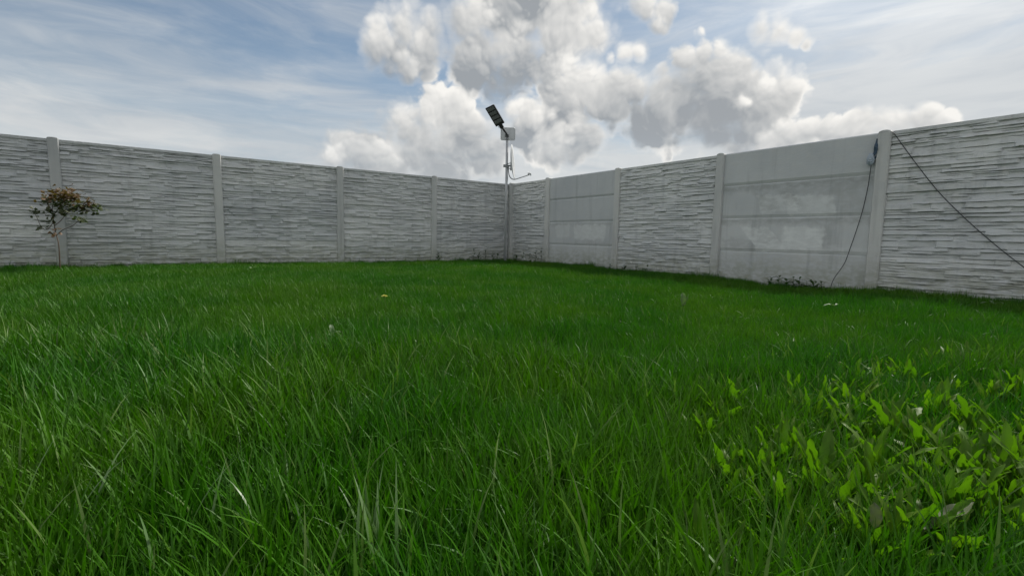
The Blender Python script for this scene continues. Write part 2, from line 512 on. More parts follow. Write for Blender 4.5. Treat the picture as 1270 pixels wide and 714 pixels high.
def post_mesh(arch_h):
    """post with chamfered front edges and a rounded head"""
    hw, d = POST_W / 2, 0.15
    prof = [(-hw, -d), (hw, -d), (hw, -0.014), (hw - 0.012, 0.0), (-hw + 0.012, 0.0), (-hw, -0.014)]
    v, f = [], []
    levels = [(0, 0.0), (0.5, 0.0), (1.0, 0.0), (1.5, 0.0), (POST_H - arch_h, 0.0)]
    for z, _ in levels:
        v += [(x, y, z) for x, y in prof]
    # rounded head: sweep across x
    n = len(prof)
    for i in range(len(levels) - 1):
        for k in range(n):
            k2 = (k + 1) % n
            f.append((i * n + k, i * n + k2, (i + 1) * n + k2, (i + 1) * n + k))
    base = (len(levels) - 1) * n
    xs = np.linspace(-hw, hw, 11)
    fr = []
    for x in xs:
        zt = POST_H - arch_h + arch_h * math.sqrt(max(0.0, 1 - (x / hw) ** 2))
        yf = -0.014 if abs(x) >= hw - 1e-6 else 0.0
        fr.append((x, yf, zt))
    b = len(v)
    v += [(x, y - 0.004, z) for x, y, z in fr]
    v += [(x, -d, z) for x, y, z in fr]
    m_ = len(fr)
    for i in range(m_ - 1):
        f.append((b + i, b + i + 1, b + m_ + i + 1, b + m_ + i))
    f.append(tuple([base + 5, base + 4, base + 3, base + 2] + [b + i for i in range(m_ - 1, -1, -1)]))
    f.append(tuple([base + 1, base + 0] + [b + m_ + i for i in range(m_)]))
    f.append((0, 5, 4, 3, 2, 1))
    me = bpy.data.meshes.new('post')
    me.from_pydata(v, [], f)
    me.materials.append(M['post'])
    return me

FULL = BAY - POST_W + 0.05
slab_me = [relief_slab('slab', FULL, 100 + i) for i in range(8)]
slab_top = [relief_slab('slab', FULL, 200 + i, True) for i in range(4)]
cut_me = [relief_slab('slab', 1.36, 300 + i) for i in range(3)] + [relief_slab('slab', 1.36, 310, True)]
post_me = post_mesh(0.016)
round_post_me = post_mesh(0.030)

left = empty('concrete_wall', CORNER, ROT_L)
tag(left, 'grey precast concrete wall of ledge-stone panels on the left, rose bush in front', 'wall', kind='thing')
right = empty('concrete_wall', CORNER, ROT_R)
tag(right, 'grey precast concrete wall on the right, stone-look bays alternating with smooth bays', 'wall', kind='thing')

def add_post(root, x, me=None):
    o = link('post', me or post_me, None, root)
    o.location = (x, random.uniform(-0.003, 0.003), random.uniform(-0.008, 0.004))
    o.rotation_euler = (R(random.uniform(-0.3, 0.3)), R(random.uniform(-0.35, 0.35)), R(random.uniform(-1, 1)))
def add_bay(root, x0, wdt, kind, seed, mats=None):
    r = random.Random(seed)
    z = 0.0
    for k in range(4):
        if kind == 'relief':
            o = link('slab', (r.choice(slab_top) if k == 3 else r.choice(slab_me)), None, root)
            o.scale.x = wdt / FULL
        elif kind == 'cut':
            o = link('slab', cut_me[k], None, root)
            o.scale.x = wdt / 1.36
        else:
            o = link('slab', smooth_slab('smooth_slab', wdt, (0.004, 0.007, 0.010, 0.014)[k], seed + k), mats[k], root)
            o.name = 'smooth_slab'
        o.location = (x0, r.uniform(-0.003, 0.003), z)
        z += SLAB_H

L0, R0 = 2.0245, 1.4477
for i in range(7):
    add_post(left, L0 + i * BAY)
add_bay(left, -0.10, L0 - POST_W / 2 + 0.025 + 0.10, 'relief', 1)
for i in range(6):
    add_bay(left, L0 + i * BAY + POST_W / 2 - 0.025, FULL, 'relief', 11 + i)

# skim patches, marks and painted seam shade of the two smooth bays, in slab metres (x from the far post is mirrored: local x runs away from the camera)
plainm = M['smooth']
pm_low = patched_material('skimmed_concrete_low', [(0.78, 0.20, 0.26, 0.15, 0.0, 0.75), (1.30, 0.19, 0.20, 0.16, 0.9, 0.6), (0.32, 0.06, 0.30, 0.05, 0, 0.25)],
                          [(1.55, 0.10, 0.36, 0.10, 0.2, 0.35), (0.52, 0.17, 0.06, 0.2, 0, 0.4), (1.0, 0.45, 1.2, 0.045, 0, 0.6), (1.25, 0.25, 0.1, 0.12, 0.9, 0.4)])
pm_mid = patched_material('skimmed_concrete_middle', [(0.72, 0.15, 0.28, 0.13, 0.2, 0.45), (1.15, 0.20, 0.24, 0.12, 0.4, 0.35)],
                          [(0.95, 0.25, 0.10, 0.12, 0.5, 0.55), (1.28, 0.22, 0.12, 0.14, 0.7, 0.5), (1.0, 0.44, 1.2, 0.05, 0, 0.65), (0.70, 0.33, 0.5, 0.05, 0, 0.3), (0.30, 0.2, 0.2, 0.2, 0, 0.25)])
pm_far = patched_material('skimmed_concrete_far', [(0.7, 0.28, 0.45, 0.15, 0.0, 0.4), (1.5, 0.3, 0.22, 0.14, 0.1, 0.3)],
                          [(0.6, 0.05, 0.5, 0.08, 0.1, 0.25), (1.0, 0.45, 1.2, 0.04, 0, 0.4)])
for i in range(6):
    add_post(right, -(R0 + i * BAY), round_post_me if i >= 2 else None)
kinds = ['smooth', 'relief', 'smooth', 'relief', 'relief']
add_bay(right, -(R0 - POST_W / 2 + 0.025), R0 - POST_W / 2 + 0.025 + 0.052, 'cut', 31)
for i, kd in enumerate(kinds):
    x1 = -(R0 + i * BAY + POST_W / 2 - 0.025) - FULL
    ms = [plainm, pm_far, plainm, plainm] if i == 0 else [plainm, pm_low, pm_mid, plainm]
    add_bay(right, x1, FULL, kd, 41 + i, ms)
# the post that fills the corner, turned half-way
cp = link('post', post_me, None, right)
cp.location = (-0.045, 0.012, 0)
cp.rotation_euler = (0, 0, R(-14))

def on_wall(px, py, U, N, off):
    d = ray(px, py)
    p0 = CORNER + N * off
    return CAM + d * ((p0 - CAM).dot(N) / d.dot(N))

# ------------------------------------------------------------------ lamp post in the corner with dish and panel aerial
M['steel'] = plain('galvanised_steel', (0.46, 0.47, 0.48), 0.6, 0.25, 0.5, 0.12, 20)
M['black'] = plain('black_lamp_housing', (0.018, 0.019, 0.022), 0.45, 0, 0.5, 0.2)
M['led'] = plain('led_lens_plate', (0.15, 0.16, 0.165), 0.3, 0, 0.5, 0.15, 80)
M['solar'] = plain('solar_cells', (0.012, 0.016, 0.04), 0.18, 0, 0.6, 0.2, 60)
M['white_metal'] = plain('weathered_white_paint', (0.55, 0.56, 0.57), 0.5, 0, 0.5, 0.08, 12)
M['aerial'] = plain('grey_plastic', (0.46, 0.48, 0.50), 0.55, 0, 0.4, 0.06, 12)
m, t, out = material('milky_grey_plastic')
p_ = principled(t, None, (0.50, 0.52, 0.54), 0.5)
tr_ = t.n('ShaderNodeBsdfTranslucent'); tr_.inputs['Color'].default_value = (0.62, 0.64, 0.66, 1)
mx_ = t.n('ShaderNodeMixShader'); mx_.inputs[0].default_value = 0.55
t.t.links.new(p_.outputs[0], mx_.inputs[1]); t.t.links.new(tr_.outputs[0], mx_.inputs[2]); t.t.links.new(mx_.outputs[0], out.inputs['Surface'])
M['radome'] = m
M['bracket'] = plain('dull_zinc', (0.24, 0.25, 0.26), 0.5, 0.6, 0.5, 0.2)
M['dark_plastic'] = plain('dark_plastic', (0.10, 0.10, 0.11), 0.5)

PY = 11.42
foot = on_ground(626.2, 333, 0)
foot = at(626.4, 320, PY); foot.z = 0
top = at(626.6, 172, PY)
lamp = empty('solar_street_lamp', foot)
tag(lamp, 'tall steel pole in the corner topped by a tilted black solar street lamp', 'street lamp')
def loc(p):
    return Vector(p) - foot
ptop = loc(top); ptop.x = 0; ptop.y = 0
MB().tube([(0, 0, -0.15), (0, 0, 1.6), ptop], [0.031, 0.031, 0.029], 16).build('pole', M['steel'], lamp, True)
MB().tube([ptop - Vector((0, 0, 0.03)), ptop + Vector((0, 0, 0.012))], 0.034, 16).build('pole_cap', M['bracket'], lamp, True)
head_base = loc(at(622.2, 157.5, PY - 0.10))
arm_pts = spline([ptop + Vector((0, -0.005, -0.02)), ptop + Vector((-0.004, -0.01, 0.08)), (ptop + head_base) / 2 + Vector((0.012, 0, 0.03)), head_base], 5)
MB().tube(arm_pts, 0.022, 12).build('arm', M['black'], lamp, True)
axis = (loc(at(608.0, 133.5, PY - 0.33)) - head_base)
hl = axis.length
axis.normalize()
side = Vector((1.0, -0.35, 0.0)); side = (side - axis * side.dot(axis)).normalized()
nrm = axis.cross(side).normalized()
if nrm.y > 0:
    nrm = -nrm                                     # underside of the head, towards the lawn
hm = Matrix((side, axis, -nrm)).transposed()       # local x side, y along, z = upper side
head = MB()
head.box(-0.120, 0.120, 0.06, hl + 0.03, -0.016, 0.018)
head.box(-0.045, 0.045, -0.03, 0.07, -0.020, 0.022)
head.v = [tuple(hm @ Vector(v) + head_base) for v in head.v]
hd = head.build('lamp_head', M['black'], lamp, False, 0.006, 2)
for r_ in range(4):
    mb = MB().box(-0.095, 0.095, 0.12 + r_ * 0.105, 0.195 + r_ * 0.105, -0.024, -0.0165)
    mb.v = [tuple(hm @ Vector(v) + head_base) for v in mb.v]
    mb.build('led_module', M['led'], hd, False, 0.003, 1)
mb = MB().box(-0.108, 0.108, 0.08, hl + 0.015, 0.0185, 0.022)
mb.v = [tuple(hm @ Vector(v) + head_base) for v in mb.v]
mb.build('solar_panel', M['solar'], hd)
mb = MB()
for x in (-0.055, 0.0, 0.055):
    mb.box(x - 0.004, x + 0.004, 0.005, 0.062, -0.027, -0.0205)
mb.v = [tuple(hm @ Vector(v) + head_base) for v in mb.v]
mb.build('cooling_fin', M['black'], hd)

# panel aerial: a rounded flat box clamped behind the pole
pc = at(630.0, 166.5, PY + 0.09)
aer = empty('panel_aerial', pc)
tag(aer, 'rounded rectangular light grey panel aerial clamped near the top of the pole', 'aerial')
def rounded(hw, hh, r, y0, y1, n=6):
    mb = MB()
    ring = []
    for cx, cz, a0 in ((hw - r, hh - r, 0), (-hw + r, hh - r, 90), (-hw + r, -hh + r, 180), (hw - r, -hh + r, 270)):
        for k in range(n + 1):
            a = R(a0 + 90 * k / n)
            ring.append((cx + r * math.cos(a), cz + r * math.sin(a)))
    m_ = len(ring)
    mb.v = [(x, y0, z) for x, z in ring] + [(x, y1, z) for x, z in ring]
    mb.f = [tuple(range(m_))[::-1], tuple(range(m_, 2 * m_))] + [((i + 1) % m_, i, m_ + i, m_ + (i + 1) % m_)[::-1] for i in range(m_)]
    return mb, ring
mb, ring = rounded(0.165, 0.14, 0.035, -0.015, 0.03)
plate = mb.build('radome', M['radome'], aer, False)
rim = MB()
rp = [(x, -0.014, z) for x, z in ring]
rim.tube(rp + [rp[0], rp[1]], 0.010, 8)
rim.build('rim', M['white_metal'], plate, True)
MB().box(-0.075, 0.03, -0.045, -0.0152, -0.075, -0.005).build('clamp_plate', M['bracket'], aer, False, 0.006)
MB().tube([(-0.06, -0.10, -0.04), (0.02, -0.028, -0.04)], 0.012, 8).build('clamp_bolt', M['bracket'], aer, True)
grid = MB()
for x in np.linspace(-0.13, 0.13, 9):
    grid.box(x - 0.002, x + 0.002, -0.0185, -0.0152, -0.115, 0.115)
for z in np.linspace(-0.105, 0.105, 7):
    grid.box(-0.14, 0.14, -0.0192, -0.0187, z - 0.002, z + 0.002)
grid.build('ribs', M['white_metal'], plate)

# satellite dish seen from the side, facing right
dc = at(635.3, 201, PY)
dish = empty('satellite_dish', dc)
tag(dish, 'white satellite dish seen edge-on, its feed arm reaching right over the wall', 'satellite dish')
face = Vector((0.965, -0.10, 0.085)).normalized()
face = Vector((math.cos(R(8)) , -0.09, math.sin(R(5)))).normalized()
e1 = face.cross(Vector((0, 0, 1))).normalized()
e2 = e1.cross(face).normalized()
mb = MB()
NR, NA = 8, 36
for sgn, th in ((1, 0.0), (-1, 0.006)):
    for i in range(NR + 1):
        rr = i / NR
        for k in range(NA):
            a = 2 * math.pi * k / NA
            p = e1 * (0.37 * rr * math.cos(a)) + e2 * (0.40 * rr * math.sin(a)) + face * (0.055 * rr * rr - 0.03 - th)
            mb.v.append(tuple(p))
h_ = (NR + 1) * NA
for s_ in range(2):
    o_ = s_ * h_
    for i in range(NR):
        for k in range(NA):
            k2 = (k + 1) % NA
            q = (o_ + i * NA + k, o_ + i * NA + k2, o_ + (i + 1) * NA + k2, o_ + (i + 1) * NA + k)
            mb.f.append(q if s_ == 0 else q[::-1])
for k in range(NA):
    k2 = (k + 1) % NA
    mb.f.append((NR * NA + k, NR * NA + k2, h_ + NR * NA + k2, h_ + NR * NA + k))
refl = mb.build('reflector', M['white_metal'], dish, True)
dl = lambda px, py, dy=0.0: at(px, py, PY + dy) - dc
MB().tube(spline([dl(630.6, 206), dl(630.8, 214), dl(632.5, 219.5), dl(637, 222.6), dl(645, 220.6), dl(656.5, 216.8)], 6), 0.011, 8).build('feed_arm', M['bracket'], dish, True)
q = dl(657.5, 216.2)
lnb = MB().tube([q + Vector((0.02, 0, 0.012)), q + Vector((0.0, 0, 0.014)), q + Vector((-0.035, 0, 0.018)), q + Vector((-0.055, 0, 0.020))], [0.022, 0.026, 0.026, 0.036], 12)
lnb.box(q.x - 0.005, q.x + 0.03, q.y - 0.022, q.y + 0.022, q.z - 0.03, q.z + 0.0)
lnb.build('feed_horn', M['aerial'], dish, False)
br = MB()
pa = dl(626.6, 205.8)
br.tube([pa + Vector((-0.04, 0, 0.0)), pa + Vector((0.14, 0, 0.005))], 0.020, 10)
br.tube([pa + Vector((0.03, -0.035, 0.03)), pa + Vector((0.15, -0.03, 0.075))], 0.009, 8)
br.tube([pa + Vector((0.03, -0.035, -0.03)), pa + Vector((0.15, -0.03, -0.085))], 0.009, 8)
br.box(pa.x - 0.045, pa.x + 0.045, -0.04 + pa.y, 0.04 + pa.y, pa.z - 0.028, pa.z + 0.028)
br.box(pa.x + 0.12, pa.x + 0.15, pa.y - 0.05, pa.y + 0.05, pa.z - 0.10, pa.z + 0.10)
br.build('mount', M['bracket'], dish, False, 0.003, 1)
# thin coax running down the pole
cx_ = [at(631.5, 208, PY), at(629.3, 213, PY - 0.02), at(629.8, 222, PY + 0.0), at(628.3, 236, PY - 0.02), at(628.0, 280, PY - 0.02), at(628.0, 318, PY - 0.02)]
cx_[-1].z = 0.06
tag(MB().tube(spline(cx_, 6), 0.0045, 6).build('coax_cable', M['white_metal'], None, True),
    'thin pale cable running down beside the corner pole from the dish', 'cable')

# ------------------------------------------------------------------ cables on the right wall
M['cable'] = plain('black_cable', (0.03, 0.031, 0.034), 0.5, 0, 0.5, 0.2)
pts = [on_wall(1092, 164.5, U_R, N_R, -0.05), on_wall(1089.5, 172, U_R, N_R, -0.02), on_wall(1086, 184, U_R, N_R, -0.02), on_wall(1081.5, 196, U_R, N_R, -0.018), on_wall(1079.5, 212, U_R, N_R, -0.02),
       on_wall(1076, 234, U_R, N_R, -0.028), on_wall(1069.5, 262, U_R, N_R, -0.03), on_wall(1062, 286, U_R, N_R, -0.02), on_wall(1055, 306, U_R, N_R, -0.02), on_wall(1047, 327, U_R, N_R, 0.0), on_wall(1034, 346, U_R, N_R, 0.05)]
e_ = pts[-1] + (pts[-1] - pts[-2]) * 0.35; e_.z = 0.02
pts.append(e_)
tag(MB().tube(spline(pts, 6), 0.0044, 8).build('cable', M['cable'], None, True),
    'black cable hanging down the smooth wall bay from the pale wrapped joint to the grass', 'cable')
pts = [on_wall(1099.5, 164, U_R, N_R, -0.10), on_wall(1104, 162.3, U_R, N_R, -0.05), on_wall(1109.5, 166.5, U_R, N_R, 0.006), on_wall(1120, 181, U_R, N_R, 0.0), on_wall(1140, 208, U_R, N_R, -0.01), on_wall(1165, 239, U_R, N_R, -0.012),
       on_wall(1195, 269, U_R, N_R, -0.012), on_wall(1230, 300, U_R, N_R, -0.008), on_wall(1270, 331.5, U_R, N_R, 0.0), on_wall(1300, 352, U_R, N_R, 0.01)]
e_ = pts[-1] + (pts[-1] - pts[-2]) * 0.6; e_.z = max(0.02, e_.z - 0.05)
pts.append(e_)
tag(MB().tube(spline(pts, 6), 0.0050, 8).build('cable', M['cable'], None, True),
    'black cable running diagonally across the rightmost stone-look bay from the post top', 'cable')

# pale plastic wrapped round the cable joint, tied up with a dark blue strip
M['wrap'] = plain('milky_plastic_film', (0.30, 0.35, 0.40), 0.35, 0, 0.5, 0.4, 60)
M['strip'] = plain('dark_blue_strip', (0.02, 0.05, 0.085), 0.5, 0, 0.5, 0.4, 40)
jc = on_wall(1079.5, 199, U_R, N_R, 0.012)
wrap = empty('wrapped_joint', jc)
tag(wrap, 'crumpled pale plastic wrapped round a cable joint, hung by a dark blue strip', 'cable joint')
bm = bmesh.new()
bmesh.ops.create_icosphere(bm, subdivisions=4, radius=1.0)
rr_ = random.Random(5)
ph = [(Vector((rr_.uniform(-1, 1), rr_.uniform(-1, 1), rr_.uniform(-1, 1))).normalized(), rr_.uniform(4, 11), rr_.uniform(0, 6)) for _ in range(14)]
for v in bm.verts:
    n_ = v.co.normalized()
    k_ = 1 + sum(0.085 * abs(math.sin(f_ * n_.dot(a_) + p_)) for a_, f_, p_ in ph) - 0.5
    v.co = Vector((n_.x * 0.031 * k_, n_.y * 0.028 * k_, n_.z * 0.046 * k_ + (0.02 if n_.z > 0.6 else 0)))
me = bpy.data.meshes.new('plastic_wrap'); bm.to_mesh(me); bm.free()
link('plastic_wrap', me, M['wrap'], wrap)
for j, (p0, p1, wd) in enumerate((((1084.5, 192), (1088.5, 172), 0.016), ((1082, 194), (1089.8, 182), 0.014), ((1085, 197), (1090, 190), 0.011))):
    a_, b_ = on_wall(*p0, U_R, N_R, 0.018 - 0.008 * j) - jc, on_wall(*p1, U_R, N_R, -0.004 - 0.006 * j) - jc
    mb = MB()
    for i in range(9):
        tt = i / 8
        p = a_.lerp(b_, tt) + Vector((0.006 * math.sin(9 * tt + j), 0.006 * math.cos(7 * tt), 0))
        wv = U_R * (wd * (1 + 0.4 * math.sin(5 * tt + 2 * j))) + N_R * (0.5 * wd * math.sin(6 * tt + j))
        for off in (N_R * 0.0, N_R * 0.002):
            mb.v += [tuple(p - wv + off), tuple(p + wv + off)]
    for i in range(8):
        q0, q1 = 4 * i, 4 * i + 4
        mb.f += [(q0, q0 + 1, q1 + 1, q1), (q0 + 3, q0 + 2, q1 + 2, q1 + 3), (q0, q1, q1 + 2, q0 + 2), (q0 + 1, q0 + 3, q1 + 3, q1 + 1)]
    mb.build('strip', M['strip'], wrap)

# ------------------------------------------------------------------ grass
def leaf_material(name, ca, cb, cc, trans=0.35, rough=0.42, dry=None, spec=0.5):
    """two-sided leaf: colour varies by blade (attribute tint.r), along the blade (tint.g) and across the lawn"""
    m, t, out = material(name)
    at_ = t.n('ShaderNodeAttribute', attribute_name='tint')
    sp = t.n('ShaderNodeSeparateColor')
    t.t.links.new(at_.outputs['Color'], sp.inputs[0])
    rnd, along = sp.outputs[0], sp.outputs[1]
    g = t.n('ShaderNodeNewGeometry').outputs['Position']
    c = t.mix(rnd, ca, cb)
    c = t.mix(t.ramp(t.noise(g, 0.8, 4, 0.6), 0.38, 0.66, 0, 0.75), c, cc)
    if dry:
        c = t.mix(t.ramp(rnd, 0.97, 0.99, 0, 0.8), c, dry)
    c = t.mix(t.math('MULTIPLY', t.noise(g, 40.0, 3), 0.25), c, tuple(x * 0.5 for x in ca))
    p = principled(t, None, c, rough, 0, spec)
    tr = t.n('ShaderNodeBsdfTranslucent')
    t.put(tr.inputs['Color'], t.mix(1.0, c, (1.05, 1.4, 0.4), 'MULTIPLY'))
    mx = t.n('ShaderNodeMixShader')
    mx.inputs[0].default_value = trans
    t.t.links.new(p.outputs[0], mx.inputs[1])
    t.t.links.new(tr.outputs[0], mx.inputs[2])
    t.t.links.new(mx.outputs[0], out.inputs['Surface'])
    return m

M['grass'] = leaf_material('grass_blade', (0.018, 0.092, 0.003), (0.040, 0.150, 0.004), (0.070, 0.160, 0.005), 0.27, 0.48, (0.13, 0.19, 0.06), 0.22)

def blades(n, radius, lmin, lmax, wmin, wmax, r, tilt=(2, 26), bend=(15, 95), seg=5):
    V, F, T = [], [], []
    for _ in range(n):
        rho, th = radius * math.sqrt(r.random()), r.uniform(0, 2 * math.pi)
        p = np.array([rho * math.cos(th), rho * math.sin(th), -0.015])
        az = r.uniform(0, 2 * math.pi)
        L = r.uniform(lmin, lmax); wd = r.uniform(wmin, wmax)
        a = R(r.uniform(*tilt)); tot = R(r.uniform(*bend)) * r.uniform(0.3, 1.0)
        twist = r.uniform(-0.8, 0.8)
        rv = r.random()
        b = len(V)
        for k in range(seg + 1):
            s_ = k / seg
            wl = wd * 0.5 * (0.75 + 0.6 * s_ if s_ < 0.35 else 0.96 * (1 - ((s_ - 0.35) / 0.65) ** 1.8))
            sa = az + math.pi / 2 + twist * s_
            sd = np.array([math.cos(sa), math.sin(sa), 0])
            if k < seg:
                V += [p - sd * wl, p + sd * wl]; T += [(rv, s_)] * 2
            else:
                V.append(p); T.append((rv, 1.0))
            ang = a + tot * s_ ** 1.5
            p = p + np.array([math.sin(ang) * math.cos(az), math.sin(ang) * math.sin(az), math.cos(ang)]) * (L / seg)
        for k in range(seg - 1):
            F.append((b + 2 * k, b + 2 * k + 1, b + 2 * k + 3, b + 2 * k + 2))
        F.append((b + 2 * seg - 2, b + 2 * seg - 1, b + 2 * seg))
    return V, F, T

def tinted(name, V, F, T, mat):
    me = bpy.data.meshes.new(name)
    me.from_pydata([tuple(map(float, v)) for v in V], [], F)
    ca = me.color_attributes.new('tint', 'FLOAT_COLOR', 'POINT')
    ca.data.foreach_set('color', np.array([(a, b, 0, 1) for a, b in T], np.float32).ravel())
    me.materials.append(mat)
    me.shade_smooth()
    return me

tuft_col = bpy.data.collections.new('grass_tufts')          # source clumps, not in the scene themselves
r_ = random.Random(3)
NFINE, NLONG, NBENT = 7, 4, 3
for i in range(NFINE):
    V, F, T = blades(85, 0.085, 0.05, 0.150, 0.0026, 0.0050, r_, (1, 22), (5, 70))
    tuft_col.objects.link(bpy.data.objects.new('tuft_a%02d' % i, tinted('tuft', V, F, T, M['grass'])))
for i in range(NLONG):
    V, F, T = blades(26, 0.06, 0.10, 0.205, 0.0034, 0.0064, r_, (2, 20), (10, 90), 6)
    tuft_col.objects.link(bpy.data.objects.new('tuft_b%02d' % i, tinted('tuft', V, F, T, M['grass'])))
for i in range(NBENT):
    V, F, T = blades(18, 0.08, 0.10, 0.20, 0.0032, 0.0058, r_, (15, 45), (50, 130), 6)
    tuft_col.objects.link(bpy.data.objects.new('tuft_c%02d' % i, tinted('tuft', V, F, T, M['grass'])))

def lawn_noise(x, y):
    return (np.sin(2.1 * x + 0.7) * np.cos(1.7 * y - 0.4) + 0.7 * np.sin(4.3 * x - 2.0 * y + 1.1) + 0.5 * np.cos(5.9 * y + 3.1 * x) + 0.5 * np.sin(11.3 * x + 2.0 * np.sin(3.7 * y)) * np.cos(9.1 * y - 1.3)) / 2.4

def inside(x, y):
    dx, dy = x - CORNER.x, y - CORNER.y
    return (dx * N_L.x + dy * N_L.y > -0.02) & (dx * N_R.x + dy * N_R.y > -0.02)

# the patch of lobed weeds at the lower right: (px, py of the crown, leaf length in m, leaves)
patch = [(1190, 600, .20, 12), (1235, 610, .20, 11), (1145, 570, .19, 11), (1110, 545, .19, 10), (1205, 545, .18, 10), (1265, 570, .20, 11),
         (1060, 505, .17, 9), (1000, 520, .17, 9), (1015, 600, .19, 9), (1045, 640, .17, 8), (965, 555, .15, 7), (1250, 500, .18, 9),
         (1290, 520, .20, 9), (1150, 510, .17, 8), (1085, 590, .18, 9), (1310, 640, .2, 10), (895, 515, .16, 7), (1215, 655, .15, 7), (1290, 610, .2, 9)]
rw = random.Random(44)
while len(patch) < 125:
    px_, py_ = 1290 - 420 * rw.random() ** 1.35, rw.uniform(445, 700)
    if all((px_ - a_[0]) ** 2 + (2.0 * (py_ - a_[1])) ** 2 > 19 ** 2 for a_ in patch):
        patch.append((px_, py_, rw.uniform(.12, .17), rw.randint(6, 9)))
WEEDS = np.array([tuple(on_ground(px, py, 0.06))[:2] for px, py, sz, nl in patch])
P, S, I, RZ, TL = [], [], [], [], []
def scatter(rho, ymin, ymax, smin, smax, mixw):
    half = lambda yy: 1.25 * yy + 1.3
    A = 2 * half(ymax) * (ymax - ymin)
    n = int(rho * A)
    x = rng.uniform(-half(ymax), half(ymax), n); y = rng.uniform(ymin, ymax, n)
    ok = (np.abs(x) < half(y)) & inside(x, y) & (x * x + y * y > 0.45 ** 2)
    x, y = x[ok], y[ok]
    nz = lawn_noise(x, y)
    keep = rng.random(len(x)) < np.clip(0.82 + 0.35 * nz, 0.3, 1)
    x, y, nz = x[keep], y[keep], nz[keep]
    for xx, yy, q in zip(x, y, nz):
        P.append((xx, yy, ground_z(xx, yy)))
        near = np.min(np.hypot(WEEDS[:, 0] - xx, WEEDS[:, 1] - yy)) if yy < 4 else 9
        S.append(rng.uniform(smin, smax) * (1 + 0.18 * q) * (0.72 if near < 0.09 else 0.88 if near < 0.16 else 1))    # weeds crowd the grass out
        u_ = rng.random()
        I.append(rng.integers(0, NFINE) if u_ < mixw[0] else NFINE + rng.integers(0, NLONG) if u_ < mixw[1] else NFINE + NLONG + rng.integers(0, NBENT))
        RZ.append(rng.uniform(0, 2 * math.pi))
        TL.append((rng.normal(0, 0.10), rng.normal(0, 0.10)))
scatter(760, -0.6, 2.2, 0.95, 1.42, (0.66, 0.94))
scatter(400, 2.2, 5.0, 0.75, 1.02, (0.86, 0.97))
scatter(260, 5.0, 12.2, 0.68, 0.95, (0.93, 0.985))
# a longer unmown fringe along the foot of the walls
for U_, N_, ln in ((U_L, N_L, 13.0), (U_R, N_R, 10.5)):
    for _ in range(int(ln * 34)):
        q_ = CORNER + U_ * rng.uniform(0.05, ln) + N_ * (0.03 + abs(rng.normal(0, 0.07)))
        if abs(q_.x) > 1.25 * q_.y + 1.3 or not inside(q_.x, q_.y):
            continue
        P.append((q_.x, q_.y, ground_z(q_.x, q_.y)))
        S.append(rng.uniform(0.6, 1.0) * (0.85 + 0.25 * math.sin(3 * q_.x + 5 * q_.y) + 0.2 * math.sin(9 * q_.x)))
        I.append(int(rng.integers(0, NFINE + NLONG + NBENT)))
        RZ.append(rng.uniform(0, 6.28)); TL.append((rng.normal(0, 0.1), rng.normal(0, 0.1)))
n_pts = len(P)
pme = bpy.data.meshes.new('lawn_grass')
pme.from_pydata(P, [], [])
for nm, typ, vals in (('scl', 'FLOAT', np.array(S, np.float32)), ('idx', 'INT', np.array(I, np.int32)),
                      ('rot', 'FLOAT_VECTOR', np.array([(a, b, c_) for (a, b), c_ in zip(TL, RZ)], np.float32).ravel())):
    at_ = pme.attributes.new(nm, typ, 'POINT')
    at_.data.foreach_set('vector' if typ == 'FLOAT_VECTOR' else 'value', vals)
lawn = link('lawn_grass', pme)
tag(lawn, 'long green grass covering the whole lawn up to the walls', 'grass', kind='stuff')
ng = bpy.data.node_groups.new('scatter_grass', 'GeometryNodeTree')
ng.interface.new_socket('Geometry', in_out='INPUT', socket_type='NodeSocketGeometry')
ng.interface.new_socket('Geometry', in_out='OUTPUT', socket_type='NodeSocketGeometry')
nn = ng.nodes
gi, go = nn.new('NodeGroupInput'), nn.new('NodeGroupOutput')
ci = nn.new('GeometryNodeCollectionInfo')
ci.inputs['Collection'].default_value = tuft_col
ci.inputs['Separate Children'].default_value = True
ci.inputs['Reset Children'].default_value = True
iop = nn.new('GeometryNodeInstanceOnPoints')
iop.inputs['Pick Instance'].default_value = True
def named(nm, typ):
    a_ = nn.new('GeometryNodeInputNamedAttribute')
    a_.data_type = typ
    a_.inputs['Name'].default_value = nm
    return a_.outputs['Attribute']
lk = ng.links.new
lk(gi.outputs[0], iop.inputs['Points'])
lk(ci.outputs[0], iop.inputs['Instance'])
lk(named('idx', 'INT'), iop.inputs['Instance Index'])
e2r = nn.new('FunctionNodeEulerToRotation')
lk(named('rot', 'FLOAT_VECTOR'), e2r.inputs[0])
lk(e2r.outputs[0], iop.inputs['Rotation'])
lk(named('scl', 'FLOAT'), iop.inputs['Scale'])
lk(iop.outputs[0], go.inputs[0])
md = lawn.modifiers.new('scatter', 'NODES')
md.node_group = ng

# ------------------------------------------------------------------ broad-leaved weeds
M['weed'] = leaf_material('broad_weed_leaf', (0.062, 0.150, 0.006), (0.100, 0.190, 0.008), (0.085, 0.175, 0.007), 0.43, 0.5, None, 0.3)
M['dark_weed'] = leaf_material('dark_weed_leaf', (0.032, 0.075, 0.014), (0.052, 0.10, 0.02), (0.042, 0.085, 0.017), 0.3, 0.5)
M['pale_leaf'] = leaf_material('pale_leaf_underside', (0.10, 0.17, 0.07), (0.15, 0.22, 0.11), (0.12, 0.18, 0.09), 0.35, 0.55)
M['pale_grass'] = leaf_material('pale_grey_green_blade', (0.08, 0.17, 0.04), (0.15, 0.25, 0.09), (0.11, 0.20, 0.06), 0.3, 0.4)
M['dry_leaf'] = leaf_material('dry_pale_leaf', (0.09, 0.12, 0.05), (0.13, 0.15, 0.075), (0.11, 0.13, 0.06), 0.3, 0.55)

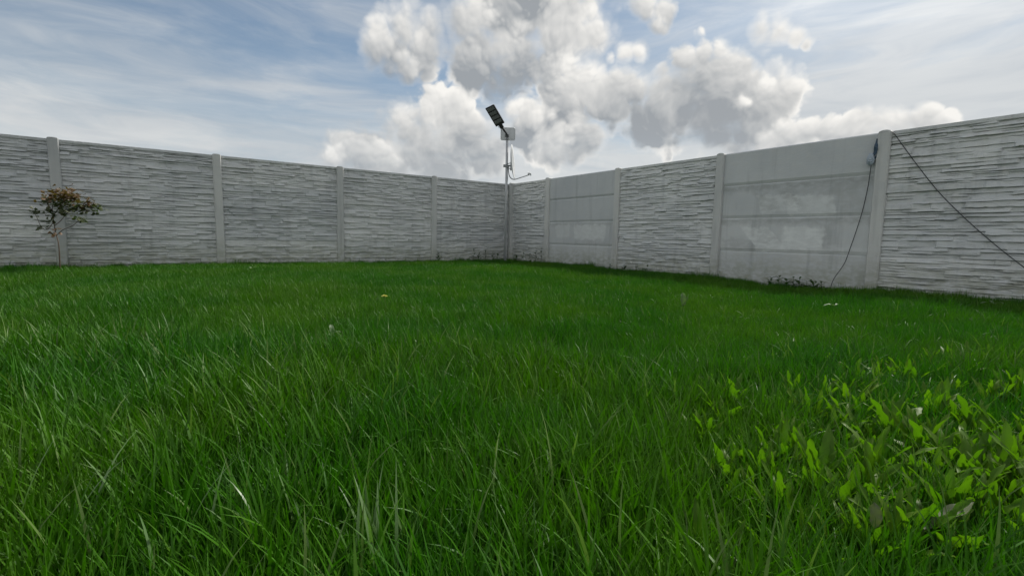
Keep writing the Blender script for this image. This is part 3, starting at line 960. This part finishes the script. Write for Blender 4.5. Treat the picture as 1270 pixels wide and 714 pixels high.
def leaf_mesh(name, L, W, mat, r, lobes=7, depth=0.4, arch=60, seg=14, fold=0.25, start=25):
    """one leaf growing from the origin towards +X and up, with lobed margins and a folded midrib"""
    V, F, T = [], [], []
    p = np.array([0.0, 0.0, 0.0])
    rv = r.random()
    ph_ = r.uniform(0, 6)
    for k in range(seg + 1):
        s_ = k / seg
        env = math.sin(math.pi * min(1, s_ ** 0.75 * 1.0)) ** 0.7 if 0 < s_ < 1 else 0.03
        env *= 0.45 + 0.65 * s_
        lob = 1 - depth * (0.5 + 0.5 * math.sin(s_ * lobes * 2 * math.pi + ph_)) * (1 - 0.6 * s_)
        wd = W * env * lob
        ang = R(90 - start) - R(arch) * s_ ** 1.4
        nrm_ = np.array([-math.sin(ang), 0, math.cos(ang)])
        for q, side_ in ((-1, -1), (-0.5, -1), (0, 0), (0.5, 1), (1, 1)):
            rip = 0.12 * W * math.sin(s_ * 17 + q * 2 + ph_) * abs(q)
            V.append(p + np.array([0, q * wd * 0.5, 0]) + nrm_ * (fold * wd * abs(q) * 0.5 + rip * 0.5))
            T.append((rv, s_))
        p = p + np.array([math.cos(ang), 0, math.sin(ang)]) * (L / seg)
    for k in range(seg):
        for j in range(4):
            F.append((5 * k + j, 5 * k + j + 1, 5 * k + 5 + j + 1, 5 * k + 5 + j))
    return tinted(name, V, F, T, mat)

rl = random.Random(21)
weed_leaf = [leaf_mesh('leaf', 1.0, rl.uniform(0.15, 0.22), M['weed'], rl, rl.choice([5, 6, 7]), rl.uniform(0.4, 0.7), rl.uniform(20, 70), 26, start=rl.uniform(4, 16)) for _ in range(7)]
dark_leaf = [leaf_mesh('leaf', 1.0, rl.uniform(0.45, 0.65), M['dark_weed'], rl, 3, 0.15, rl.uniform(5, 40), 8, start=rl.uniform(35, 60)) for _ in range(4)]

def weed(p, n, size, label, group, meshes, spread=(0, 50), name='broadleaf_weed', cat='weed', r=rl):
    p = Vector(p)
    p.z = ground_z(p.x, p.y)
    o = tag(empty(name, p, r.uniform(0, 6)), label, cat, group)
    for k in range(n):
        lf = link('leaf', r.choice(meshes), None, o)
        s_ = size * r.uniform(0.6, 1.1)
        lf.scale = (s_, s_ * r.uniform(0.8, 1.2), s_)
        lf.rotation_euler = (r.uniform(-0.25, 0.25), R(r.uniform(*spread)), k * 2.4 + r.uniform(-0.4, 0.4))
        lf.location = (r.uniform(-0.012, 0.012), r.uniform(-0.012, 0.012), 0.005)
    return o

def where(px, py):
    row = 'far' if py < 505 else 'middle' if py < 580 else 'near'
    side_ = 'left end' if px < 960 else 'left part' if px < 1060 else 'centre' if px < 1150 else 'right part' if px < 1230 else 'right edge'
    return row + ' row, ' + side_
NTH = ['leftmost', 'second', 'third', 'fourth', 'fifth', 'sixth', 'seventh', 'eighth', 'ninth', 'tenth', 'eleventh', 'twelfth', 'thirteenth', 'fourteenth', 'fifteenth', 'sixteenth', 'seventeenth', 'eighteenth']
seen = {}
for px, py, sz, nl in sorted(patch):
    ww = where(px, py)
    seen[ww] = seen.get(ww, 0) + 1
    o_n = NTH[seen[ww] - 1] + ('' if seen[ww] == 1 else ' from left')
    weed(on_ground(px, py, 0.06), nl + 3, sz * 0.95, 'yellow-green lobed weed, lower right patch, ' + ww + ', ' + o_n, 'lobed weeds at the lower right', weed_leaf, (-16, 16))
small = sorted([(1172, 592), (1127, 470), (1262, 455), (1180, 450), (1040, 455), (940, 470)])
for (px, py), wh in zip(small, ('left of the weed patch', 'just above the patch, left end', 'above the patch, middle', 'in the middle of the weed patch', 'well above the weed patch', 'near the right edge, above the weed patch')):
    weed(on_ground(px, py, 0.06), 7, 0.15, 'small lobed weed half sunk in the grass, ' + wh, 'small weeds on the right of the lawn', weed_leaf, (0, 35))

def single_leaf(name, p, L, W, mat, label, cat, rz, pitch, r, **kw):
    me = leaf_mesh(name, L, W, mat, r, **kw)
    o = link(name, me)
    o.location = p
    o.rotation_euler = (0, pitch, rz)
    return tag(o, label, cat)

# pale leaves that stand out of the lawn
def pale_plant(px, py, h, label, leaves, rz=0.0, z0=0.12, arch=70):
    p = on_ground(px, py, z0)
    p.z = ground_z(p.x, p.y)
    o = tag(empty('pale_leaved_weed', p, rz), label, 'weed')
    st = MB().tube([(0, 0, 0), (0.004, 0, h * 0.5), (0.0, 0.003, h)], 0.0025, 6).build('stem', M['weed'], o, True)
    for L, W, rz_, pit in [(a_ * 0.75, b_ * 0.7, c_, d_) for a_, b_, c_, d_ in leaves]:
        lf = link('leaf', leaf_mesh('leaf', L, W, M['pale_leaf'], rl, 2, 0.1, arch, 10, 0.3, 20 if arch > 30 else 6), None, o)
        lf.location = (0, 0, h * 0.92)
        lf.rotation_euler = (0, pit, rz_)
    return o
pale_plant(847, 376, 0.13, 'weed with two large pale upturned leaves in the lawn below the stone-look bay', [(0.15, 0.12, 1.9, -0.1), (0.15, 0.07, 2.75, -0.55), (0.09, 0.06, 1.2, 0.3)], arch=18)
pale_plant(412, 414, 0.11, 'small weed with a pale pointed leaf in the lawn left of centre', [(0.08, 0.05, 2.2, -0.3), (0.06, 0.05, 0.3, 0.4), (0.05, 0.04, -1.6, 0.6)])
pale_plant(312, 333, 0.12, 'pale leafy weed at the foot of the left wall', [(0.10, 0.07, 0.4, 0.3), (0.09, 0.06, 2.5, 0.3), (0.07, 0.05, -1.5, 0.3)])
pale_plant(518, 424, 0.12, 'weed with small white-tipped leaves in the middle of the lawn', [(0.05, 0.035, 0.1, 0.5), (0.045, 0.03, 2.9, 0.5), (0.04, 0.03, -1.2, 0.2)])
pale_plant(1036, 377, 0.12, 'weed with one pale flat leaf below the hanging cable', [(0.13, 0.06, 2.9, 0.9), (0.06, 0.04, 0.4, 0.5)])
for px, py, k_ in ((1232, 376, 0), ):
    pale_plant(px, py, 0.10, 'low pale weed at the foot of the rightmost wall bay', [(0.14, 0.05, 2.9, 0.8), (0.12, 0.05, 0.2, 0.9), (0.12, 0.05, -1.5, 0.6), (0.10, 0.05, 1.2, 0.5)])

# dandelion flower
p = on_ground(477, 371, 0.20)
M['yellow'] = plain('yellow_petals', (0.50, 0.48, 0.12), 0.6, 0, 0.2, 0.1, 200)
fl = tag(empty('dandelion', (p.x, p.y, ground_z(p.x, p.y))), 'single pale yellow dandelion flower standing in the lawn', 'flower')
MB().tube([(0, 0, 0), (0.006, 0, 0.1), (0, 0, 0.205)], 0.0022, 6).build('stem', M['weed'], fl, True)
mb = MB()
for ring_, (n_, r0_, zt) in enumerate(((16, 0.020, 0.006), (12, 0.014, 0.011), (8, 0.008, 0.014))):
    for k in range(n_):
        a_ = 2 * math.pi * (k + 0.5 * ring_) / n_
        b = len(mb.v)
        c_, s_ = math.cos(a_), math.sin(a_)
        wv = 0.0028
        mb.v += [(0, 0, 0.205), (r0_ * c_ - wv * s_, r0_ * s_ + wv * c_, 0.205 + zt), (r0_ * 1.1 * c_, r0_ * 1.1 * s_, 0.204 + zt), (r0_ * c_ + wv * s_, r0_ * s_ - wv * c_, 0.205 + zt)]
        mb.f += [(b, b + 1, b + 2), (b, b + 2, b + 3)]
mb.build('flower_head', M['yellow'], fl)

# two dry pale leaves caught in the weeds
dl_ = on_ground(1085, 655, 0.11)
single_leaf('dry_leaf', dl_, 0.045, 0.03, M['dry_leaf'], 'small round pale dry leaf standing among the weeds, bottom right', 'leaf', 1.2, 0.1, rl, lobes=2, depth=0.05, arch=10, seg=10, start=10)
dl_ = on_ground(1128, 664, 0.09)
single_leaf('dry_leaf', dl_, 0.145, 0.042, M['dry_leaf'], 'long curled pale dry leaf lying on the grass, bottom right', 'leaf', 0.15, 1.25, rl, lobes=4, depth=0.15, arch=-12, seg=16, fold=0.5, start=0)

# coarse pale grass tufts close to the camera
def coarse_tuft(px, py, n, L, label, seed, bend=(10, 55), wd=(0.005, 0.009)):
    r = random.Random(seed)
    p = on_ground(px, py, 0.0)
    p.z = ground_z(p.x, p.y)
    o = tag(empty('grass_tuft', p), label, 'grass tuft')
    for k in range(n):
        V, F, T = blades(1, 0.085, L * 0.7, L * 1.15, wd[0], wd[1], r, (2, 22), bend, 8)
        link('blade', tinted('blade', V, F, T, M['pale_grass']), None, o)
coarse_tuft(462, 728, 24, 0.24, 'tuft of wide pale upright grass blades at the bottom edge, left of centre', 5)
coarse_tuft(625, 745, 12, 0.22, 'tuft of wide pale grass blades at the bottom edge, centre', 6)
coarse_tuft(315, 715, 6, 0.22, 'tuft of pale arching grass blades at the bottom left', 7, (40, 110))
coarse_tuft(50, 715, 5, 0.26, 'tuft of pale broad drooping grass blades in the bottom left corner', 8, (70, 130), (0.006, 0.010))
coarse_tuft(225, 725, 5, 0.22, 'tuft of pale curled blades at the bottom, between the two left tufts', 9, (90, 150))

# dark weeds along the foot of the walls
ORD = ['leftmost', 'second from left', 'third from left', 'fourth from left', 'fifth from left', 'sixth from left', 'seventh from left', 'rightmost']
def nth(i, n):
    return ORD[-1] if i == n - 1 else ORD[i]
def wall_weed(px, y_off, U, N, h, n, label, group=None, name='wall_weed'):
    q = on_wall(px, 318, U, N, y_off)
    h, n = h * 1.12, n + 2
    q.z = ground_z(q.x, q.y)
    o = tag(empty(name, q, rl.uniform(0, 6)), label, 'weed', group)
    MB().tube([(0, 0, -0.02), (0.01, 0.005, h * 0.5), (0.0, 0.0, h)], [0.004, 0.003, 0.002], 6).build('stem', M['dark_weed'], o, True)
    for k in range(n):
        lf = link('leaf', rl.choice(dark_leaf), None, o)
        z_ = h * (0.25 + 0.75 * k / max(1, n - 1))
        s_ = rl.uniform(0.07, 0.12) * (1.2 - 0.5 * z_ / h)
        lf.scale = (s_, s_, s_)
        lf.location = (0, 0, z_)
        lf.rotation_euler = (0, R(rl.uniform(0, 40)), k * 2.4)
for i, (px, hh) in enumerate(((588, .30), (594, .26), (602, .30), (611, .24), (617, .20))):
    wall_weed(px, 0.16, U_L, N_L, hh, 9, nth(i, 5) + ' of the dark weeds along the left wall beside the corner pole', 'weeds left of the corner pole')
wall_weed(544, 0.14, U_L, N_L, 0.24, 11, 'dark bushy weed at the last left-wall post before the corner')
for i, (px, hh) in enumerate(((640, .20), (649, .24), (657, .22))):
    wall_weed(px, 0.14, U_R, N_R, hh, 8, nth(i, 3) + ' of three low dark weeds just right of the corner pole', 'weeds right of the corner pole')
for i, (px, hh) in enumerate(((664.5, .34), (671, .35))):
    wall_weed(px, 0.12, U_R, N_R, hh, 11, nth(i, 2) + ' of two tall dark weeds before the first right-wall post', 'tall weeds at the first right post')
for i, (px, hh) in enumerate(((958, .14), (968, .16), (978, .13), (986, .15), (994, .14), (1003, .12), (1012, .13), (1022, .12))):
    wall_weed(px, 0.12, U_R, N_R, hh, 8, nth(i, 8) + ' of the small dark weeds under the patched smooth bay', 'weeds under the patched smooth bay')
for i, (px, hh) in enumerate(((757, .13), (775, .15), (790, .14), (803, .15))):
    wall_weed(px, 0.12, U_R, N_R, hh, 8, nth(i, 4) + ' of four small dark weeds at the wall between the smooth bays', 'weeds between the two smooth bays')

# ------------------------------------------------------------------ rose bush before the left wall
M['cane'] = plain('brown_cane', (0.085, 0.055, 0.035), 0.7, 0, 0.3, 0.3, 40)
M['rose_red'] = leaf_material('reddish_rose_leaf', (0.095, 0.05, 0.025), (0.13, 0.08, 0.035), (0.10, 0.075, 0.03), 0.3, 0.5)
M['rose_green'] = leaf_material('dull_green_rose_leaf', (0.05, 0.075, 0.028), (0.075, 0.08, 0.034), (0.06, 0.08, 0.03), 0.25, 0.5)
RY = 6.75
rb = at(73.5, 322, RY); rb.z = 0
bush = empty('rose_bush', rb)
tag(bush, 'sparse rose bush with reddish brown leaves in front of the left wall post', 'bush')
bl = lambda px, py, dy=0.0: at(px, py, RY + dy) - rb
main = [Vector((0, 0, -0.03)), bl(73, 305), bl(70, 292, 0.03), bl(67.5, 280), bl(65, 262, -0.03), bl(66, 246)]
MB().tube(spline(main, 5), list(np.linspace(0.0075, 0.003, 26)), 8).build('cane', M['cane'], bush, True)
sprays = [
    [bl(70, 292, 0.03), bl(78, 285, -0.05), bl(90, 280, -0.12), bl(97, 274, -0.12), bl(104, 270, -0.15)],
    [bl(67.5, 280), bl(75, 274, 0.05), bl(84, 264, 0.12), bl(96, 256, 0.15), bl(110, 251, 0.15), bl(123, 254, 0.15)],
    [bl(67, 275), bl(58, 285, -0.05), bl(51, 281, -0.08), bl(46, 270, -0.1), bl(41, 261, -0.1)],
    [bl(66, 268, 0.0), bl(73, 258, -0.1), bl(82, 248, -0.15), bl(90, 243, -0.2)],
    [bl(65.5, 262, 0.0), bl(60, 254, 0.08), bl(57, 246, 0.12), bl(52, 243, 0.14)],
    [bl(66, 268), bl(74, 256, 0.12), bl(80, 245, 0.2), bl(84, 238, 0.2)],
    [bl(84, 264, 0.12), bl(90, 258, 0.05), bl(100, 262, 0.0), bl(112, 262, 0.0)],
]
for s_ in sprays:
    c_ = spline(s_, 5)
    MB().tube(c_, list(np.linspace(0.0055, 0.002, len(c_))), 6).build('cane', M['cane'], bush, True)
def rose_leaves(centres, mat, name, seed):
    r = random.Random(seed)
    V, F, T = [], [], []
    for c_, spread, n in centres:
        for _ in range(int(n * 2.2)):
            o_ = Vector((r.gauss(0, 1), r.gauss(0, 1), r.gauss(0, 0.8))) * spread * 1.05 + c_
            L = r.uniform(0.045, 0.085); Wd = L * r.uniform(0.5, 0.65)
            az = r.uniform(0, 6.28); pit = r.uniform(-0.9, 0.6)
            d = Vector((math.cos(az) * math.cos(pit), math.sin(az) * math.cos(pit), math.sin(pit)))
            sd = d.cross(Vector((0, 0, 1))).normalized()
            sd = (sd + Vector((0, 0, r.uniform(-0.6, 0.6)))).normalized()
            n_ = d.cross(sd)
            b = len(V); rv = r.random()
            for a_, w_, h_ in ((0, 0, 0), (0.3, 0.45, 0.08), (0.65, 0.42, 0.06), (1.0, 0, -0.1)):
                if w_ == 0:
                    V.append(o_ + d * (a_ * L) + n_ * (h_ * L)); T.append((rv, a_))
                else:
                    V += [o_ + d * (a_ * L) - sd * (w_ * Wd) + n_ * (h_ * L), o_ + d * (a_ * L), o_ + d * (a_ * L) + sd * (w_ * Wd) + n_ * (h_ * L)]
                    T += [(rv, a_)] * 3
            F += [(b, b + 2, b + 1), (b, b + 3, b + 2), (b + 1, b + 2, b + 5, b + 4), (b + 2, b + 3, b + 6, b + 5), (b + 4, b + 5, b + 7), (b + 5, b + 6, b + 7)]
    o = link(name, tinted(name, V, F, T, mat), None, bush)
    o['kind'] = 'stuff'
    return o
rose_leaves([(bl(66, 243), .045, 16), (bl(76, 241, -.05), .055, 26), (bl(86, 242, -.1), .055, 26), (bl(80, 246, .1), .07, 26), (bl(60, 243, .1), .04, 12), (bl(93, 244, -.1), .04, 12),
             (bl(66, 236), .02, 5), (bl(87, 236), .02, 5), (bl(68, 285), .03, 7), (bl(110, 250, .1), .03, 9), (bl(106, 256, .1), .03, 8)], M['rose_red'], 'young_foliage', 1)
rose_leaves([(bl(63, 250), .05, 18), (bl(76, 254, -.05), .06, 24), (bl(88, 252), .06, 24), (bl(95, 258, .05), .05, 14), (bl(106, 258, .1), .04, 12), (bl(122, 256, .15), .035, 12), (bl(120, 264, .1), .02, 5),
             (bl(76, 263), .05, 14), (bl(64, 262), .03, 10), (bl(97, 271, -.1), .025, 7), (bl(103, 271, -.15), .02, 6), (bl(41, 261, -.1), .02, 5), (bl(44, 266, -.1), .02, 4), (bl(52, 283, -.08), .02, 4),
             (bl(63, 275), .025, 6), (bl(63, 267), .02, 5)], M['rose_green'], 'foliage', 2)
